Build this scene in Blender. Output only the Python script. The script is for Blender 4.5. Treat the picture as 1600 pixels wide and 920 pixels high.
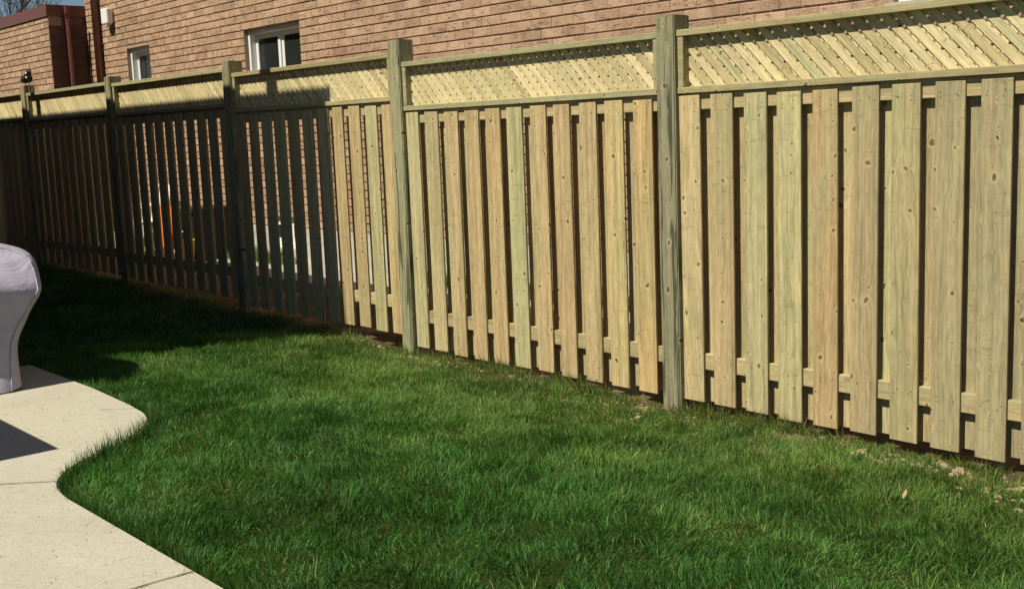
import bpy, bmesh, math, random
import numpy as np
from mathutils import Vector, Matrix
random.seed(7); rng = np.random.default_rng(11)
S = bpy.context.scene
for o in list(bpy.data.objects): bpy.data.objects.remove(o)
COL = S.collection

# ---------------------------------------------------------------- camera, sky, sun
FX = 1801.6
CAM = Vector((4.236, -4.746, 1.5452))
yw, pt, rl = math.radians(49.1616), math.radians(-8.1572), math.radians(-2.2204)
fwd = Vector((-math.sin(yw)*math.cos(pt), math.cos(yw)*math.cos(pt), math.sin(pt)))
rgt = Vector((math.cos(yw), math.sin(yw), 0)); up = rgt.cross(fwd)
r2 = rgt*math.cos(rl) + up*math.sin(rl); u2 = up*math.cos(rl) - rgt*math.sin(rl)
cd = bpy.data.cameras.new('camera'); cam = bpy.data.objects.new('camera', cd); COL.objects.link(cam)
cd.sensor_width = 36; cd.lens = 36*FX/1600; cd.clip_start = .05; cd.clip_end = 2000
M3 = Matrix((r2, u2, -fwd)).transposed().to_4x4(); M3.translation = CAM
cam.matrix_world = M3; S.camera = cam

SUN_EL, SUN_AZ = math.radians(52), math.radians(1.5)      # azimuth off the fence's normal, from the left
to_sun = Vector((-math.sin(SUN_AZ)*math.cos(SUN_EL), -math.cos(SUN_AZ)*math.cos(SUN_EL), math.sin(SUN_EL)))
W = bpy.data.worlds.new('World'); S.world = W; W.use_nodes = True
wn = W.node_tree.nodes; bg = wn['Background']; sk = wn.new('ShaderNodeTexSky'); sk.sky_type = 'NISHITA'
sk.sun_disc = False; sk.sun_elevation = SUN_EL
sk.sun_rotation = math.atan2(to_sun.x, to_sun.y)
sk.dust_density = .05; sk.air_density = 1.0; sk.ozone_density = 4.0
W.node_tree.links.new(sk.outputs[0], bg.inputs[0]); bg.inputs[1].default_value = .05
sd = bpy.data.lights.new('sun', 'SUN'); sd.energy = 5.0; sd.angle = math.radians(.5); sd.color = (1, .93, .74)
sun = bpy.data.objects.new('sun', sd); COL.objects.link(sun); sun.location = (0, -20, 25)
sun.rotation_euler = to_sun.to_track_quat('Z', 'Y').to_euler()
S.view_settings.view_transform = 'Standard'; S.view_settings.look = 'None'
S.view_settings.exposure = .22; S.view_settings.gamma = 1

# ---------------------------------------------------------------- helpers
def tag(o, label=None, cat=None, group=None, kind=None):
    for k, v in (('label', label), ('category', cat), ('group', group), ('kind', kind)):
        if v: o[k] = v
    return o
def empty(name, loc=(0, 0, 0)):
    o = bpy.data.objects.new(name, None); COL.objects.link(o); o.location = loc; o.empty_display_size = .1
    return o
def link(name, me, mat=None, parent=None, loc=None, color=None):
    o = bpy.data.objects.new(name, me); COL.objects.link(o)
    if mat and not me.materials: me.materials.append(mat)
    if parent: o.parent = parent; 
    if loc is not None: o.location = loc
    if parent and loc is not None: o.location = Vector(loc) - parent_world(parent)
    elif parent: o.location = -parent_world(parent)
    if color: o.color = (*color, 1)
    return o
def parent_world(p):
    v = Vector((0, 0, 0))
    while p: v += p.location; p = p.parent
    return v
def mesh(name, verts, faces, smooth=False):
    me = bpy.data.meshes.new(name); me.from_pydata([tuple(v) for v in verts], [], faces); me.update()
    if smooth:
        for p in me.polygons: p.use_smooth = True
    return me
class MB:
    def __init__(s): s.v = []; s.f = []
    def add(s, v, f):
        n = len(s.v); s.v += [tuple(q) for q in v]; s.f += [tuple(i+n for i in q) for q in f]
    def box(s, x0, x1, y0, y1, z0, z1):
        s.add([(x0,y0,z0),(x1,y0,z0),(x1,y1,z0),(x0,y1,z0),(x0,y0,z1),(x1,y0,z1),(x1,y1,z1),(x0,y1,z1)],
              [(0,3,2,1),(4,5,6,7),(0,1,5,4),(1,2,6,5),(2,3,7,6),(3,0,4,7)])
    def tube(s, pts, r, n=8, caps=True):
        pts = [Vector(p) for p in pts]; R = r if isinstance(r, (list, tuple)) else [r]*len(pts)
        vs = []; 
        for i, p in enumerate(pts):
            d = (pts[min(i+1, len(pts)-1)] - pts[max(i-1, 0)]).normalized()
            a = d.cross(Vector((0, 0, 1)) if abs(d.z) < .9 else Vector((1, 0, 0))).normalized(); b = d.cross(a)
            vs += [p + (a*math.cos(2*math.pi*k/n) + b*math.sin(2*math.pi*k/n))*R[i] for k in range(n)]
        fs = [(i*n+k, i*n+(k+1) % n, (i+1)*n+(k+1) % n, (i+1)*n+k) for i in range(len(pts)-1) for k in range(n)]
        if caps: fs += [tuple(range(n-1, -1, -1)), tuple((len(pts)-1)*n+k for k in range(n))]
        s.add(vs, fs)
    def build(s, name, mat=None, parent=None, smooth=False, color=None):
        return link(name, mesh(name, s.v, s.f, smooth), mat, parent, None, color)
def bevel_box(name, sx, sy, sz, b, seg=1, origin=(.5, .5, 0)):
    bm = bmesh.new(); bmesh.ops.create_cube(bm, size=1)
    for v in bm.verts: v.co = Vector(((v.co.x+.5-origin[0])*sx, (v.co.y+.5-origin[1])*sy, (v.co.z+.5-origin[2])*sz))
    bmesh.ops.bevel(bm, geom=bm.edges[:], offset=b, segments=seg, affect='EDGES', profile=.5)
    bmesh.ops.recalc_face_normals(bm, faces=bm.faces[:])
    me = bpy.data.meshes.new(name); bm.to_mesh(me); bm.free(); return me

# ---------------------------------------------------------------- materials
def newmat(name):
    m = bpy.data.materials.new(name); m.use_nodes = True; nt = m.node_tree
    return m, nt, nt.nodes['Principled BSDF'], nt.links.new
def N(nt, t, **kw):
    n = nt.nodes.new(t)
    for k, v in kw.items(): setattr(n, k, v)
    return n
def mixc(nt, fac, a, b, blend='MIX'):
    n = nt.nodes.new('ShaderNodeMix'); n.data_type = 'RGBA'; n.blend_type = blend
    for s, v in ((0, fac), (6, a), (7, b)):
        if hasattr(v, 'is_output'): nt.links.new(v, n.inputs[s])
        else: n.inputs[s].default_value = (*v, 1) if isinstance(v, tuple) and len(v) == 3 else v
    return n.outputs[2]
def mth(nt, op, a, b=None, c=None, clamp=False):
    n = nt.nodes.new('ShaderNodeMath'); n.operation = op; n.use_clamp = clamp
    for i, v in enumerate((a, b, c)):
        if v is None: continue
        if hasattr(v, 'is_output'): nt.links.new(v, n.inputs[i])
        else: n.inputs[i].default_value = v
    return n.outputs[0]
def vm(nt, op, a, b=None):
    n = nt.nodes.new('ShaderNodeVectorMath'); n.operation = op
    for i, v in enumerate((a, b)):
        if v is None: continue
        if hasattr(v, 'is_output'): nt.links.new(v, n.inputs[i])
        else: n.inputs[i].default_value = v
    return n.outputs[0]
def noise(nt, vec, scale, detail=4, rough=.55, dist=0):
    n = nt.nodes.new('ShaderNodeTexNoise'); nt.links.new(vec, n.inputs['Vector'])
    n.inputs['Scale'].default_value = scale; n.inputs['Detail'].default_value = detail
    n.inputs['Roughness'].default_value = rough; n.inputs['Distortion'].default_value = dist
    return n.outputs['Fac']
def ramp(nt, fac, stops):
    n = nt.nodes.new('ShaderNodeValToRGB'); nt.links.new(fac, n.inputs[0]); e = n.color_ramp.elements
    while len(e) < len(stops): e.new(.5)
    for i, (p, c) in enumerate(stops): e[i].position = p; e[i].color = (*c, 1) if isinstance(c, tuple) else (c, c, c, 1)
    return n.outputs[0]
def bump(nt, h, st, d, bs):
    n = nt.nodes.new('ShaderNodeBump'); n.inputs['Strength'].default_value = st; n.inputs['Distance'].default_value = d
    nt.links.new(h, n.inputs['Height']); nt.links.new(n.outputs[0], bs.inputs['Normal'])

def wood(name, axis='Z', knots=True, contrast=1.0, stain=.5, crack=False, rough=.75):
    """sawn pressure-treated spruce; the object's own colour is the board's tone"""
    m, nt, bs, L = newmat(name)
    tc = N(nt, 'ShaderNodeTexCoord'); oi = N(nt, 'ShaderNodeObjectInfo')
    mp = N(nt, 'ShaderNodeMapping'); L(tc.outputs['Object'], mp.inputs[0])
    if axis == 'X': mp.inputs['Rotation'].default_value = (0, math.pi/2, 0)
    if axis == 'D': mp.inputs['Rotation'].default_value = (0, math.pi/4, 0)
    off = N(nt, 'ShaderNodeCombineXYZ')
    for i, k in enumerate((17.3, 9.1, 41.7)): L(mth(nt, 'MULTIPLY', oi.outputs['Random'], k), off.inputs[i])
    p = vm(nt, 'ADD', mp.outputs[0], off.outputs[0])
    # knots: a few cells keep one
    vo = N(nt, 'ShaderNodeTexVoronoi'); vo.voronoi_dimensions = '2D'; vo.inputs['Scale'].default_value = 11.5
    s0 = N(nt, 'ShaderNodeSeparateXYZ'); L(p, s0.inputs[0]); c0 = N(nt, 'ShaderNodeCombineXYZ')
    wv = noise(nt, vm(nt, 'MULTIPLY', p, (28, 28, 28)), 1.0, 3, .6); wv2 = noise(nt, vm(nt, 'MULTIPLY', vm(nt, 'ADD', p, (3.1, 1.7, 8.3)), (24, 24, 24)), 1.0, 3, .6)
    L(mth(nt, 'MULTIPLY_ADD', wv, .040, s0.outputs[0]), c0.inputs[0]); L(mth(nt, 'MULTIPLY_ADD', wv2, .040, mth(nt, 'MULTIPLY', s0.outputs[2], .95)), c0.inputs[1]); L(c0.outputs[0], vo.inputs['Vector'])
    sep = N(nt, 'ShaderNodeSeparateColor'); L(vo.outputs['Color'], sep.inputs[0])
    keep = mth(nt, 'GREATER_THAN', sep.outputs[0], .60)
    size = mth(nt, 'MULTIPLY_ADD', mth(nt, 'POWER', sep.outputs[1], 2.4), .095, .034)
    kd = mth(nt, 'DIVIDE', vo.outputs['Distance'], size)
    # grain pushed aside by the knots
    push = mth(nt, 'MULTIPLY', mth(nt, 'POWER', 2.0, mth(nt, 'MULTIPLY', kd, -.7)), keep)
    warp = noise(nt, vm(nt, 'MULTIPLY', p, (4, 4, .9)), 1.0, 2)
    sx = N(nt, 'ShaderNodeSeparateXYZ'); L(p, sx.inputs[0])
    xx = mth(nt, 'ADD', mth(nt, 'ADD', sx.outputs[0], mth(nt, 'MULTIPLY', warp, .12)), mth(nt, 'MULTIPLY', push, .035))
    cb = N(nt, 'ShaderNodeCombineXYZ'); L(xx, cb.inputs[0]); L(sx.outputs[1], cb.inputs[1]); L(mth(nt, 'MULTIPLY', sx.outputs[2], .045), cb.inputs[2])
    g1 = noise(nt, cb.outputs[0], 42, 3, .5); g2 = noise(nt, cb.outputs[0], 170, 3, .6)
    ring = mth(nt, 'SINE', mth(nt, 'MULTIPLY', mth(nt, 'ADD', xx, mth(nt, 'MULTIPLY', g1, .02)), 330))
    rf = mth(nt, 'MULTIPLY_ADD', ring, .5, .5)
    gr = mth(nt, 'ADD', mth(nt, 'MULTIPLY', g1, .65), mth(nt, 'MULTIPLY', g2, .35))
    gv = ramp(nt, gr, [(.30, 1-.42*contrast), (.50, 1.0), (.72, 1+.14*contrast)])
    base = mixc(nt, 1.0, oi.outputs['Color'], gv, 'MULTIPLY')
    base = mixc(nt, mth(nt, 'MULTIPLY', mth(nt, 'POWER', rf, 3.0), .26*contrast), base, (.24, .15, .06))
    # mottled treatment: greenish and pinkish areas
    big = noise(nt, vm(nt, 'MULTIPLY', p, (5, 5, 1.1)), 1.3, 3)
    base = mixc(nt, ramp(nt, big, [(.50, 0.0), (.72, stain)]), base, (.33, .335, .18))
    base = mixc(nt, ramp(nt, big, [(.25, stain*.4), (.42, 0.0)]), base, (.54, .36, .18))
    tc_ = N(nt, 'ShaderNodeSeparateXYZ'); L(mp.outputs[0], tc_.inputs[0])
    eg = mth(nt, 'ADD', mth(nt, 'MULTIPLY', tc_.outputs[0], mth(nt, 'MULTIPLY_ADD', oi.outputs['Random'], 26.0, -11.0)), mth(nt, 'MULTIPLY', noise(nt, vm(nt, 'MULTIPLY', p, (8, 8, 1.6)), 1.0, 3), .9))
    base = mixc(nt, mth(nt, 'MULTIPLY', ramp(nt, eg, [(.95, 0.0), (1.0, .0)]) if not knots else ramp(nt, mth(nt, 'MULTIPLY', eg, .5), [(.60, 0.0), (.85, .55)]), stain*1.6, None, True), base, (.28, .33, .22))
    strk = noise(nt, vm(nt, 'MULTIPLY', p, (34, 34, .8)), 1.0, 3, .5); base = mixc(nt, .55*contrast, base, ramp(nt, strk, [(.3, .62), (.5, 1.0), (.72, 1.22)]), 'MULTIPLY')
    fine = noise(nt, vm(nt, 'MULTIPLY', p, (60, 60, 14)), 1.0, 4)
    base = mixc(nt, .35, base, ramp(nt, fine, [(.3, .50), (.65, 1.18)]), 'MULTIPLY')
    if knots:
        core = mth(nt, 'MULTIPLY', mth(nt, 'SUBTRACT', 1.25, kd, None, True), keep, None, True)
        core = mth(nt, 'MULTIPLY', ramp(nt, core, [(.0, 0.0), (.3, .92)]), mth(nt, 'MULTIPLY_ADD', wv, .9, .35), None, True)
        halo = mth(nt, 'MULTIPLY', ramp(nt, mth(nt, 'MULTIPLY', kd, .25), [(.2, .0), (.34, .26), (.75, 0.0)]), keep)
        base = mixc(nt, halo, base, (.70, .58, .32))
        kc = mixc(nt, mth(nt, 'POWER', sep.outputs[2], 2.0), (.025, .013, .006), (.17, .08, .03))
        base = mixc(nt, core, base, kc)
    if knots:
        wh = noise(nt, vm(nt, 'MULTIPLY', p, (9, 9, 46)), 1.0, 3, .6, .8)
        wk = mth(nt, 'MULTIPLY', ramp(nt, wh, [(.62, 0.0), (.65, .62), (.69, 0.0)]), ramp(nt, big, [(.40, 0.0), (.55, 1.0)]))
        base = mixc(nt, wk, base, (.20, .13, .055))
    h = mth(nt, 'ADD', mth(nt, 'MULTIPLY', gr, .7), mth(nt, 'MULTIPLY', fine, .3))
    if crack:
        cr = noise(nt, vm(nt, 'MULTIPLY', p, (34, 34, 1.6)), 1.0, 3, .6, .7)
        cm = ramp(nt, cr, [(.56, 0.0), (.61, .9)])
        base = mixc(nt, cm, base, (.06, .06, .035)); h = mth(nt, 'SUBTRACT', h, mth(nt, 'MULTIPLY', cm, .8))
    L(base, bs.inputs['Base Color']); bs.inputs['Roughness'].default_value = rough
    bs.inputs['Specular IOR Level'].default_value = .25
    bump(nt, h, .5, .004, bs)
    return m
def brick_mat(name, use_attr):
    m, nt, bs, L = newmat(name)
    ge = N(nt, 'ShaderNodeNewGeometry'); P = ge.outputs['Position']
    if use_attr: a = N(nt, 'ShaderNodeAttribute'); a.attribute_name = 'Col'; c = a.outputs['Color']
    else: c = N(nt, 'ShaderNodeObjectInfo').outputs['Color']
    n1 = noise(nt, P, 9, 4); n2 = noise(nt, P, 70, 5, .7)
    c = mixc(nt, .8, c, ramp(nt, n1, [(.25, .72), (.6, 1.05), (.8, 1.15)]), 'MULTIPLY')
    c = mixc(nt, .7, c, ramp(nt, n2, [(.3, .70), (.55, 1.05)]), 'MULTIPLY')
    # thumb-like creases pressed into the clay
    q = vm(nt, 'MULTIPLY', P, (9, 9, 26)); w = noise(nt, q, 1.0, 3, .6, 1.2)
    cr = ramp(nt, w, [(.60, 0.0), (.645, 1.0), (.68, 0.0)])
    c = mixc(nt, mth(nt, 'MULTIPLY', cr, .4), c, (.14, .07, .035))
    L(c, bs.inputs['Base Color']); bs.inputs['Roughness'].default_value = .9; bs.inputs['Specular IOR Level'].default_value = .1
    bump(nt, mth(nt, 'SUBTRACT', mth(nt, 'ADD', n2, n1), mth(nt, 'MULTIPLY', cr, .8)), .9, .008, bs)
    return m
def plain(name, col, rough=.6, var=.15, scale=20, spec=.4, bmp=.15, metal=0):
    m, nt, bs, L = newmat(name); tc = N(nt, 'ShaderNodeNewGeometry')
    n = noise(nt, tc.outputs['Position'], scale, 5, .6)
    L(mixc(nt, 1.0, col, ramp(nt, n, [(.3, 1-var), (.7, 1+var*.6)]), 'MULTIPLY'), bs.inputs['Base Color'])
    bs.inputs['Roughness'].default_value = rough; bs.inputs['Specular IOR Level'].default_value = spec
    bs.inputs['Metallic'].default_value = metal
    if bmp: bump(nt, n, bmp, .004, bs)
    return m

M_board = wood('board_wood', contrast=1.0)
M_post = wood('post_wood', contrast=1.0, stain=.25, crack=True, rough=.85)
M_rail = wood('rail_wood', 'X', contrast=.8, stain=.3)
M_slat = wood('slat_wood', 'D', contrast=.7, stain=.25)
M_brick = brick_mat('brick_clay', False); M_bricks = brick_mat('brick_clay_field', True)
M_mortar = plain('mortar', (.38, .275, .205), .95, .25, 60, .1, .5)
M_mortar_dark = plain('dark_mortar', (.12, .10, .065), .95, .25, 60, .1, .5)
M_found = plain('foundation_concrete', (.46, .45, .40), .9, .25, 14, .2, .3)
M_white = plain('white_vinyl', (.78, .79, .77), .4, .04, 5)
M_brown = plain('brown_aluminium', (.15, .055, .04), .42, .08, 4, .5, 0)
M_shingle = plain('roof_shingle', (.09, .08, .075), .9, .4, 40, .2, .6)
M_nail = plain('nail_steel', (.09, .06, .04), .5, .2, 50, .5, 0)
M_black = plain('black_plastic', (.015, .015, .016), .5, .1, 8)
M_glass, nt_, b_, L_ = newmat('window_glass')
b_.inputs['Base Color'].default_value = (.02, .025, .025, 1); b_.inputs['Roughness'].default_value = .06; b_.inputs['Specular IOR Level'].default_value = .6

# ---------------------------------------------------------------- terrain
def smooth(a, b, x):
    t = np.clip((x-a)/(b-a), 0, 1); return t*t*(3-2*t)
def vnoise(x, y, s, seed):
    r = np.random.default_rng(seed); G = r.random((64, 64)); x = x*s+100.3; y = y*s+57.7
    xi = np.floor(x).astype(int); yi = np.floor(y).astype(int); fx = x-xi; fy = y-yi
    fx = fx*fx*(3-2*fx); fy = fy*fy*(3-2*fy)
    g = lambda i, j: G[(xi+i) % 64, (yi+j) % 64]
    return (g(0,0)*(1-fx)+g(1,0)*fx)*(1-fy)+(g(0,1)*(1-fx)+g(1,1)*fx)*fy
def ground_z(x, y):
    x = np.asarray(x, float); y = np.asarray(y, float)
    gb = -.025 + .075*smooth(-2.5, -3.6, x) + .03*smooth(-4.5, -5.5, x) + .05*smooth(-5.5, -8, x) + .04*smooth(-8, -10.5, x)
    z = gb + (.125-gb*.6)*smooth(-.05, -2.2, y) + .03*smooth(0, 2, y)*(1+smooth(-3,-8,x))
    bk = smooth(.08, .8, y); z = z*(1-bk) + bk*(.035+.045*smooth(-4, -9, x))
    near = smooth(12, 6, np.hypot(x, y))
    return z + near*(.035*(vnoise(x, y, 1.7, 1)-.5) + .02*(vnoise(x, y, 5, 2)-.5))
xs = np.unique(np.concatenate([np.linspace(-300, -16, 14), np.linspace(-16, 6, 221), np.linspace(6, 300, 14)]))
ys = np.unique(np.concatenate([np.linspace(-300, -9, 12), np.linspace(-9, 3, 121), np.linspace(3, 300, 12)]))
gx, gy = np.meshgrid(xs, ys, indexing='ij'); gz = ground_z(gx, gy)
nv = len(ys); V = np.stack([gx, gy, gz], -1).reshape(-1, 3)
F = [(i*nv+j, (i+1)*nv+j, (i+1)*nv+j+1, i*nv+j+1) for i in range(len(xs)-1) for j in range(nv-1)]
m, nt, bs, L = newmat('soil_and_turf'); ge = N(nt, 'ShaderNodeNewGeometry'); P = ge.outputs['Position']
sp = N(nt, 'ShaderNodeSeparateXYZ'); L(P, sp.inputs[0])
n1 = noise(nt, P, 3.5, 5, .6); n2 = noise(nt, P, 45, 5, .7); n3 = noise(nt, P, 160, 3, .7)
soil = mixc(nt, n2, (.05, .036, .02), (.20, .15, .085)); soil = mixc(nt, ramp(nt, noise(nt, P, 1.9, 3, .6), [(.52, 0.0), (.62, .8)]), soil, mixc(nt, n2, (.2, .15, .09), (.46, .37, .24)))
turf = mixc(nt, n2, (.022, .035, .008), (.07, .085, .022))
strip = mth(nt, 'ADD', sp.outputs[1], mth(nt, 'MULTIPLY', n1, .35))
inlawn = ramp(nt, mth(nt, 'MULTIPLY_ADD', strip, .5, .5), [(.50, 1.0), (.58, 0.0)])
c = mixc(nt, inlawn, soil, turf)
grav = mixc(nt, n2, (.30, .28, .23), (.62, .60, .53))
c = mixc(nt, ramp(nt, mth(nt, 'MULTIPLY_ADD', sp.outputs[1], .1, .0), [(.125, 0.0), (.145, 1.0)]), c, grav)
L(c, bs.inputs['Base Color']); bs.inputs['Roughness'].default_value = .95; bs.inputs['Specular IOR Level'].default_value = .1
bump(nt, mth(nt, 'ADD', n2, mth(nt, 'MULTIPLY', n3, .5)), 1.0, .02, bs)
tag(link('ground', mesh('ground', V, F, True), m), kind='structure')

# ---------------------------------------------------------------- patio slab
def arc(pts, n=8):
    """smooth polyline (Catmull-Rom)"""
    P = [Vector(p) for p in pts]; P = [P[0]*2-P[1]] + P + [P[-1]*2-P[-2]]; out = []
    for i in range(1, len(P)-2):
        for k in range(n):
            t = k/n; a, b, c_, d = P[i-1:i+3]
            out.append(.5*((2*b)+(c_-a)*t+(2*a-5*b+4*c_-d)*t*t+(3*b-a-3*c_+d)*t**3))
    out.append(P[-2]); return out
edge = [(-3.40, -2.30), (-2.33, -2.30), (-1.75, -2.33)] + [tuple(p) for p in arc([(-1.52, -2.355), (-1.36, -2.40), (-1.20, -2.50), (-1.03, -2.66), (-.93, -2.81), (-.82, -2.96), (-.70, -3.07), (-.58, -3.14), (-.46, -3.175), (-.34, -3.188)])] + [(-.2, -3.187), (.7, -3.185), (3.1, -3.18)]
outline = edge + [(3.1, -6.2), (-3.40, -6.2)]
bm = bmesh.new(); vs = [bm.verts.new((x, y, .15)) for x, y in outline]; f = bm.faces.new(vs)
if f.normal.z < 0: f.normal_flip()
bm.normal_update()
r = bmesh.ops.extrude_face_region(bm, geom=[f]); low = [e for e in r['geom'] if isinstance(e, bmesh.types.BMVert)]
for v in low: v.co.z = .03
bmesh.ops.recalc_face_normals(bm, faces=bm.faces[:])
top = [e for e in bm.edges if all(abs(v.co.z-.15) < 1e-4 for v in e.verts)]
bmesh.ops.bevel(bm, geom=top, offset=.008, segments=2, affect='EDGES')
bmesh.ops.triangulate(bm, faces=[f for f in bm.faces if len(f.verts) > 4])
me = bpy.data.meshes.new('patio'); bm.to_mesh(me); bm.free()
m, nt, bs, L = newmat('patio_concrete'); P = N(nt, 'ShaderNodeNewGeometry').outputs['Position']
n1 = noise(nt, P, 2.2, 5, .6); n2 = noise(nt, P, 110, 4, .75); n3 = noise(nt, vm(nt, 'MULTIPLY', P, (55, 18, 1)), 1, 4, .7)
c = mixc(nt, n1, (.43, .405, .33), (.53, .50, .41)); st = noise(nt, P, 1.1, 6, .65, .6); c = mixc(nt, ramp(nt, st, [(.52, 0.0), (.70, .35)]), c, (.38, .34, .26))
c = mixc(nt, .8, c, ramp(nt, n2, [(.33, .66), (.48, 1.0), (.7, 1.06)]), 'MULTIPLY')
c = mixc(nt, .6, c, ramp(nt, n3, [(.32, .68), (.45, 1.0)]), 'MULTIPLY')
L(c, bs.inputs['Base Color']); bs.inputs['Roughness'].default_value = .9; bs.inputs['Specular IOR Level'].default_value = .15
bump(nt, mth(nt, 'ADD', n2, n3), .5, .004, bs)
patio = tag(link('patio', me, m), kind='structure')
M_joint = plain('joint_filler', (.11, .085, .055), .95, .5, 60, .1, .6)
def joint(pts, w):
    b = MB(); P = []
    for i in range(len(pts)-1):
        a, c_ = Vector(pts[i]), Vector(pts[i+1]); n = max(2, int((c_-a).length/.03))
        P += [a.lerp(c_, k/n) for k in range(n)]
    P.append(Vector(pts[-1])); d = (P[-1]-P[0]).normalized(); s = Vector((-d.y, d.x))
    vs = []
    for p in P:
        q = p + s*random.uniform(-.002, .002); h = w*random.uniform(.6, 1.2)/2
        vs += [(q.x+s.x*h, q.y+s.y*h, .154), (q.x-s.x*h, q.y-s.y*h, .154)]
    b.add(vs, [(2*i, 2*i+1, 2*i+3, 2*i+2) for i in range(len(P)-1)])
    return b.build('joint', M_joint, patio)
joint([(-.595, -3.137), (-.745, -3.33), (-1.3, -4.1), (-2.2, -5.4)], .007)
joint([(.789, -3.195), (.786, -3.4), (.775, -5), (.77, -6.1)], .007)
joint([(-1.62, -2.345), (-1.75, -2.5)], .004)

# ---------------------------------------------------------------- brick houses
CH, BL = .090, .267            # course height and brick length
def brick_tone():
    t = random.random(); base = Vector((.54, .365, .255)).lerp(Vector((.43, .28, .19)), t)
    if random.random() < .10: base *= .85
    return base*random.uniform(.94, 1.06)
class Wall:
    """a brick wall in the plane through org along unit u, facing n; bricks laid with real recessed joints"""
    def __init__(s, org, u, n, length, z0, z1, openings=()):
        s.o = Vector(org); s.u = Vector(u); s.n = Vector(n); s.len = length; s.z0 = z0; s.z1 = z1; s.op = openings
        s.bricks = []; k = 0; z = z0
        while z + CH <= z1 + 1e-4:
            a = -(BL/2 if k % 2 else 0) + .0
            while a < length:
                segs = [(max(a, 0), min(a+BL, length))]
                for (o0, o1, oz0, oz1) in openings:
                    if z+CH > oz0+.005 and z < oz1-.005:
                        segs = [q for (p0, p1) in segs for q in ((p0, min(p1, o0)), (max(p0, o1), p1)) if q[1]-q[0] > .02]
                for (p0, p1) in segs:
                    if p1-p0 > .03: s.bricks.append((p0, p1, z))
                a += BL
            k += 1; z += CH
    def pt(s, a, d, z): 
        q = s.o + s.u*a + s.n*d; return (q.x, q.y, z)
    def solids(s, lo, hi, d0, d1, z0, z1, out):
        """slab between depths d0..d1, split around openings"""
        cuts = sorted({z0, z1, *[min(max(v, z0), z1) for o in s.op for v in o[2:]]})
        for i in range(len(cuts)-1):
            a, b = cuts[i], cuts[i+1]
            if b-a < 1e-4: continue
            segs = [(lo, hi)]
            for (o0, o1, oz0, oz1) in s.op:
                if b > oz0+1e-4 and a < oz1-1e-4:
                    segs = [q for (p0, p1) in segs for q in ((p0, min(p1, o0)), (max(p0, o1), p1)) if q[1]-q[0] > 1e-3]
            for (p0, p1) in segs:
                c = [s.pt(p0, d0, a), s.pt(p1, d0, a), s.pt(p1, d1, a), s.pt(p0, d1, a), s.pt(p0, d0, b), s.pt(p1, d0, b), s.pt(p1, d1, b), s.pt(p0, d1, b)]
                out.add(c, [(0,3,2,1),(4,5,6,7),(0,1,5,4),(1,2,6,5),(2,3,7,6),(3,0,4,7)])
    def mortar(s, name, parent, thick=.2, mat=None):
        b = MB(); s.solids(0, s.len, -thick, -.012, s.z0, s.z1, b)
        z = s.z0
        while z+CH <= s.z1+1e-4:        # head joints nearly flush, bed joints raked
            s.solids(0, s.len, -.0118, -.0055, z+.006, z+CH-.006, b); z += CH
        o = b.build(name, mat or M_mortar, parent); bm = bmesh.new(); bm.from_mesh(o.data)
        bmesh.ops.recalc_face_normals(bm, faces=bm.faces[:]); bm.to_mesh(o.data); bm.free(); return o
    def lay(s, parent, single, shade=(1, 1, 1)):
        """single(a, z, index) -> True for bricks that are objects of their own"""
        vs, fs, cols = [], [], []; full = {}
        for (p0, p1, z) in s.bricks:
            w = p1-p0-.011; h = CH-.012; d = random.uniform(-.0015, .0015); tilt = random.uniform(-.0015, .0015); c = Vector([a*b_ for a, b_ in zip(brick_tone(), shade)])
            ctr = s.o + s.u*((p0+p1)/2) + s.n*d
            if single((p0+p1)/2, z):
                key = round(w, 3)
                if key not in full:
                    me = bevel_box('brick', w, .018, h, .004, 1, (.5, .5, .5)); me.materials.append(M_brick)
                    full[key] = me
                o = bpy.data.objects.new('brick', full[key]); COL.objects.link(o); o.parent = parent
                o.location = ctr - s.n*.009 + Vector((0, 0, z+CH/2+tilt)) - parent_world(parent)
                o.rotation_euler = (0, random.uniform(-.006, .006), math.atan2(s.u.y, s.u.x)); o.color = (*c, 1)
            else:
                n = len(vs); k = .003; rj = [random.uniform(-.0025, .0025) for _ in range(4)]
                zz = z+.006+tilt; a0 = p0+.0055; a1 = p1-.0055
                Q = [s.pt(a0, -.018, zz+rj[0]), s.pt(a1, -.018, zz+rj[1]), s.pt(a1, -.018, zz+h+rj[2]), s.pt(a0, -.018, zz+h+rj[3]),
                     s.pt(a0+k, d, zz+k+rj[0]), s.pt(a1-k, d, zz+k+rj[1]), s.pt(a1-k, d, zz+h-k+rj[2]), s.pt(a0+k, d, zz+h-k+rj[3])]
                vs += Q; fs += [tuple(n+i for i in q) for q in ((4,5,6,7),(0,1,5,4),(1,2,6,5),(2,3,7,6),(3,0,4,7))]; cols += [(*c, 1)]*8
        me = mesh('brick_field', vs, fs); at = me.color_attributes.new('Col', 'FLOAT_COLOR', 'POINT')
        at.data.foreach_set('color', np.array(cols, np.float32).ravel())
        o = link('brick_courses', me, M_bricks, parent); o['kind'] = 'stuff'; return o

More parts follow.
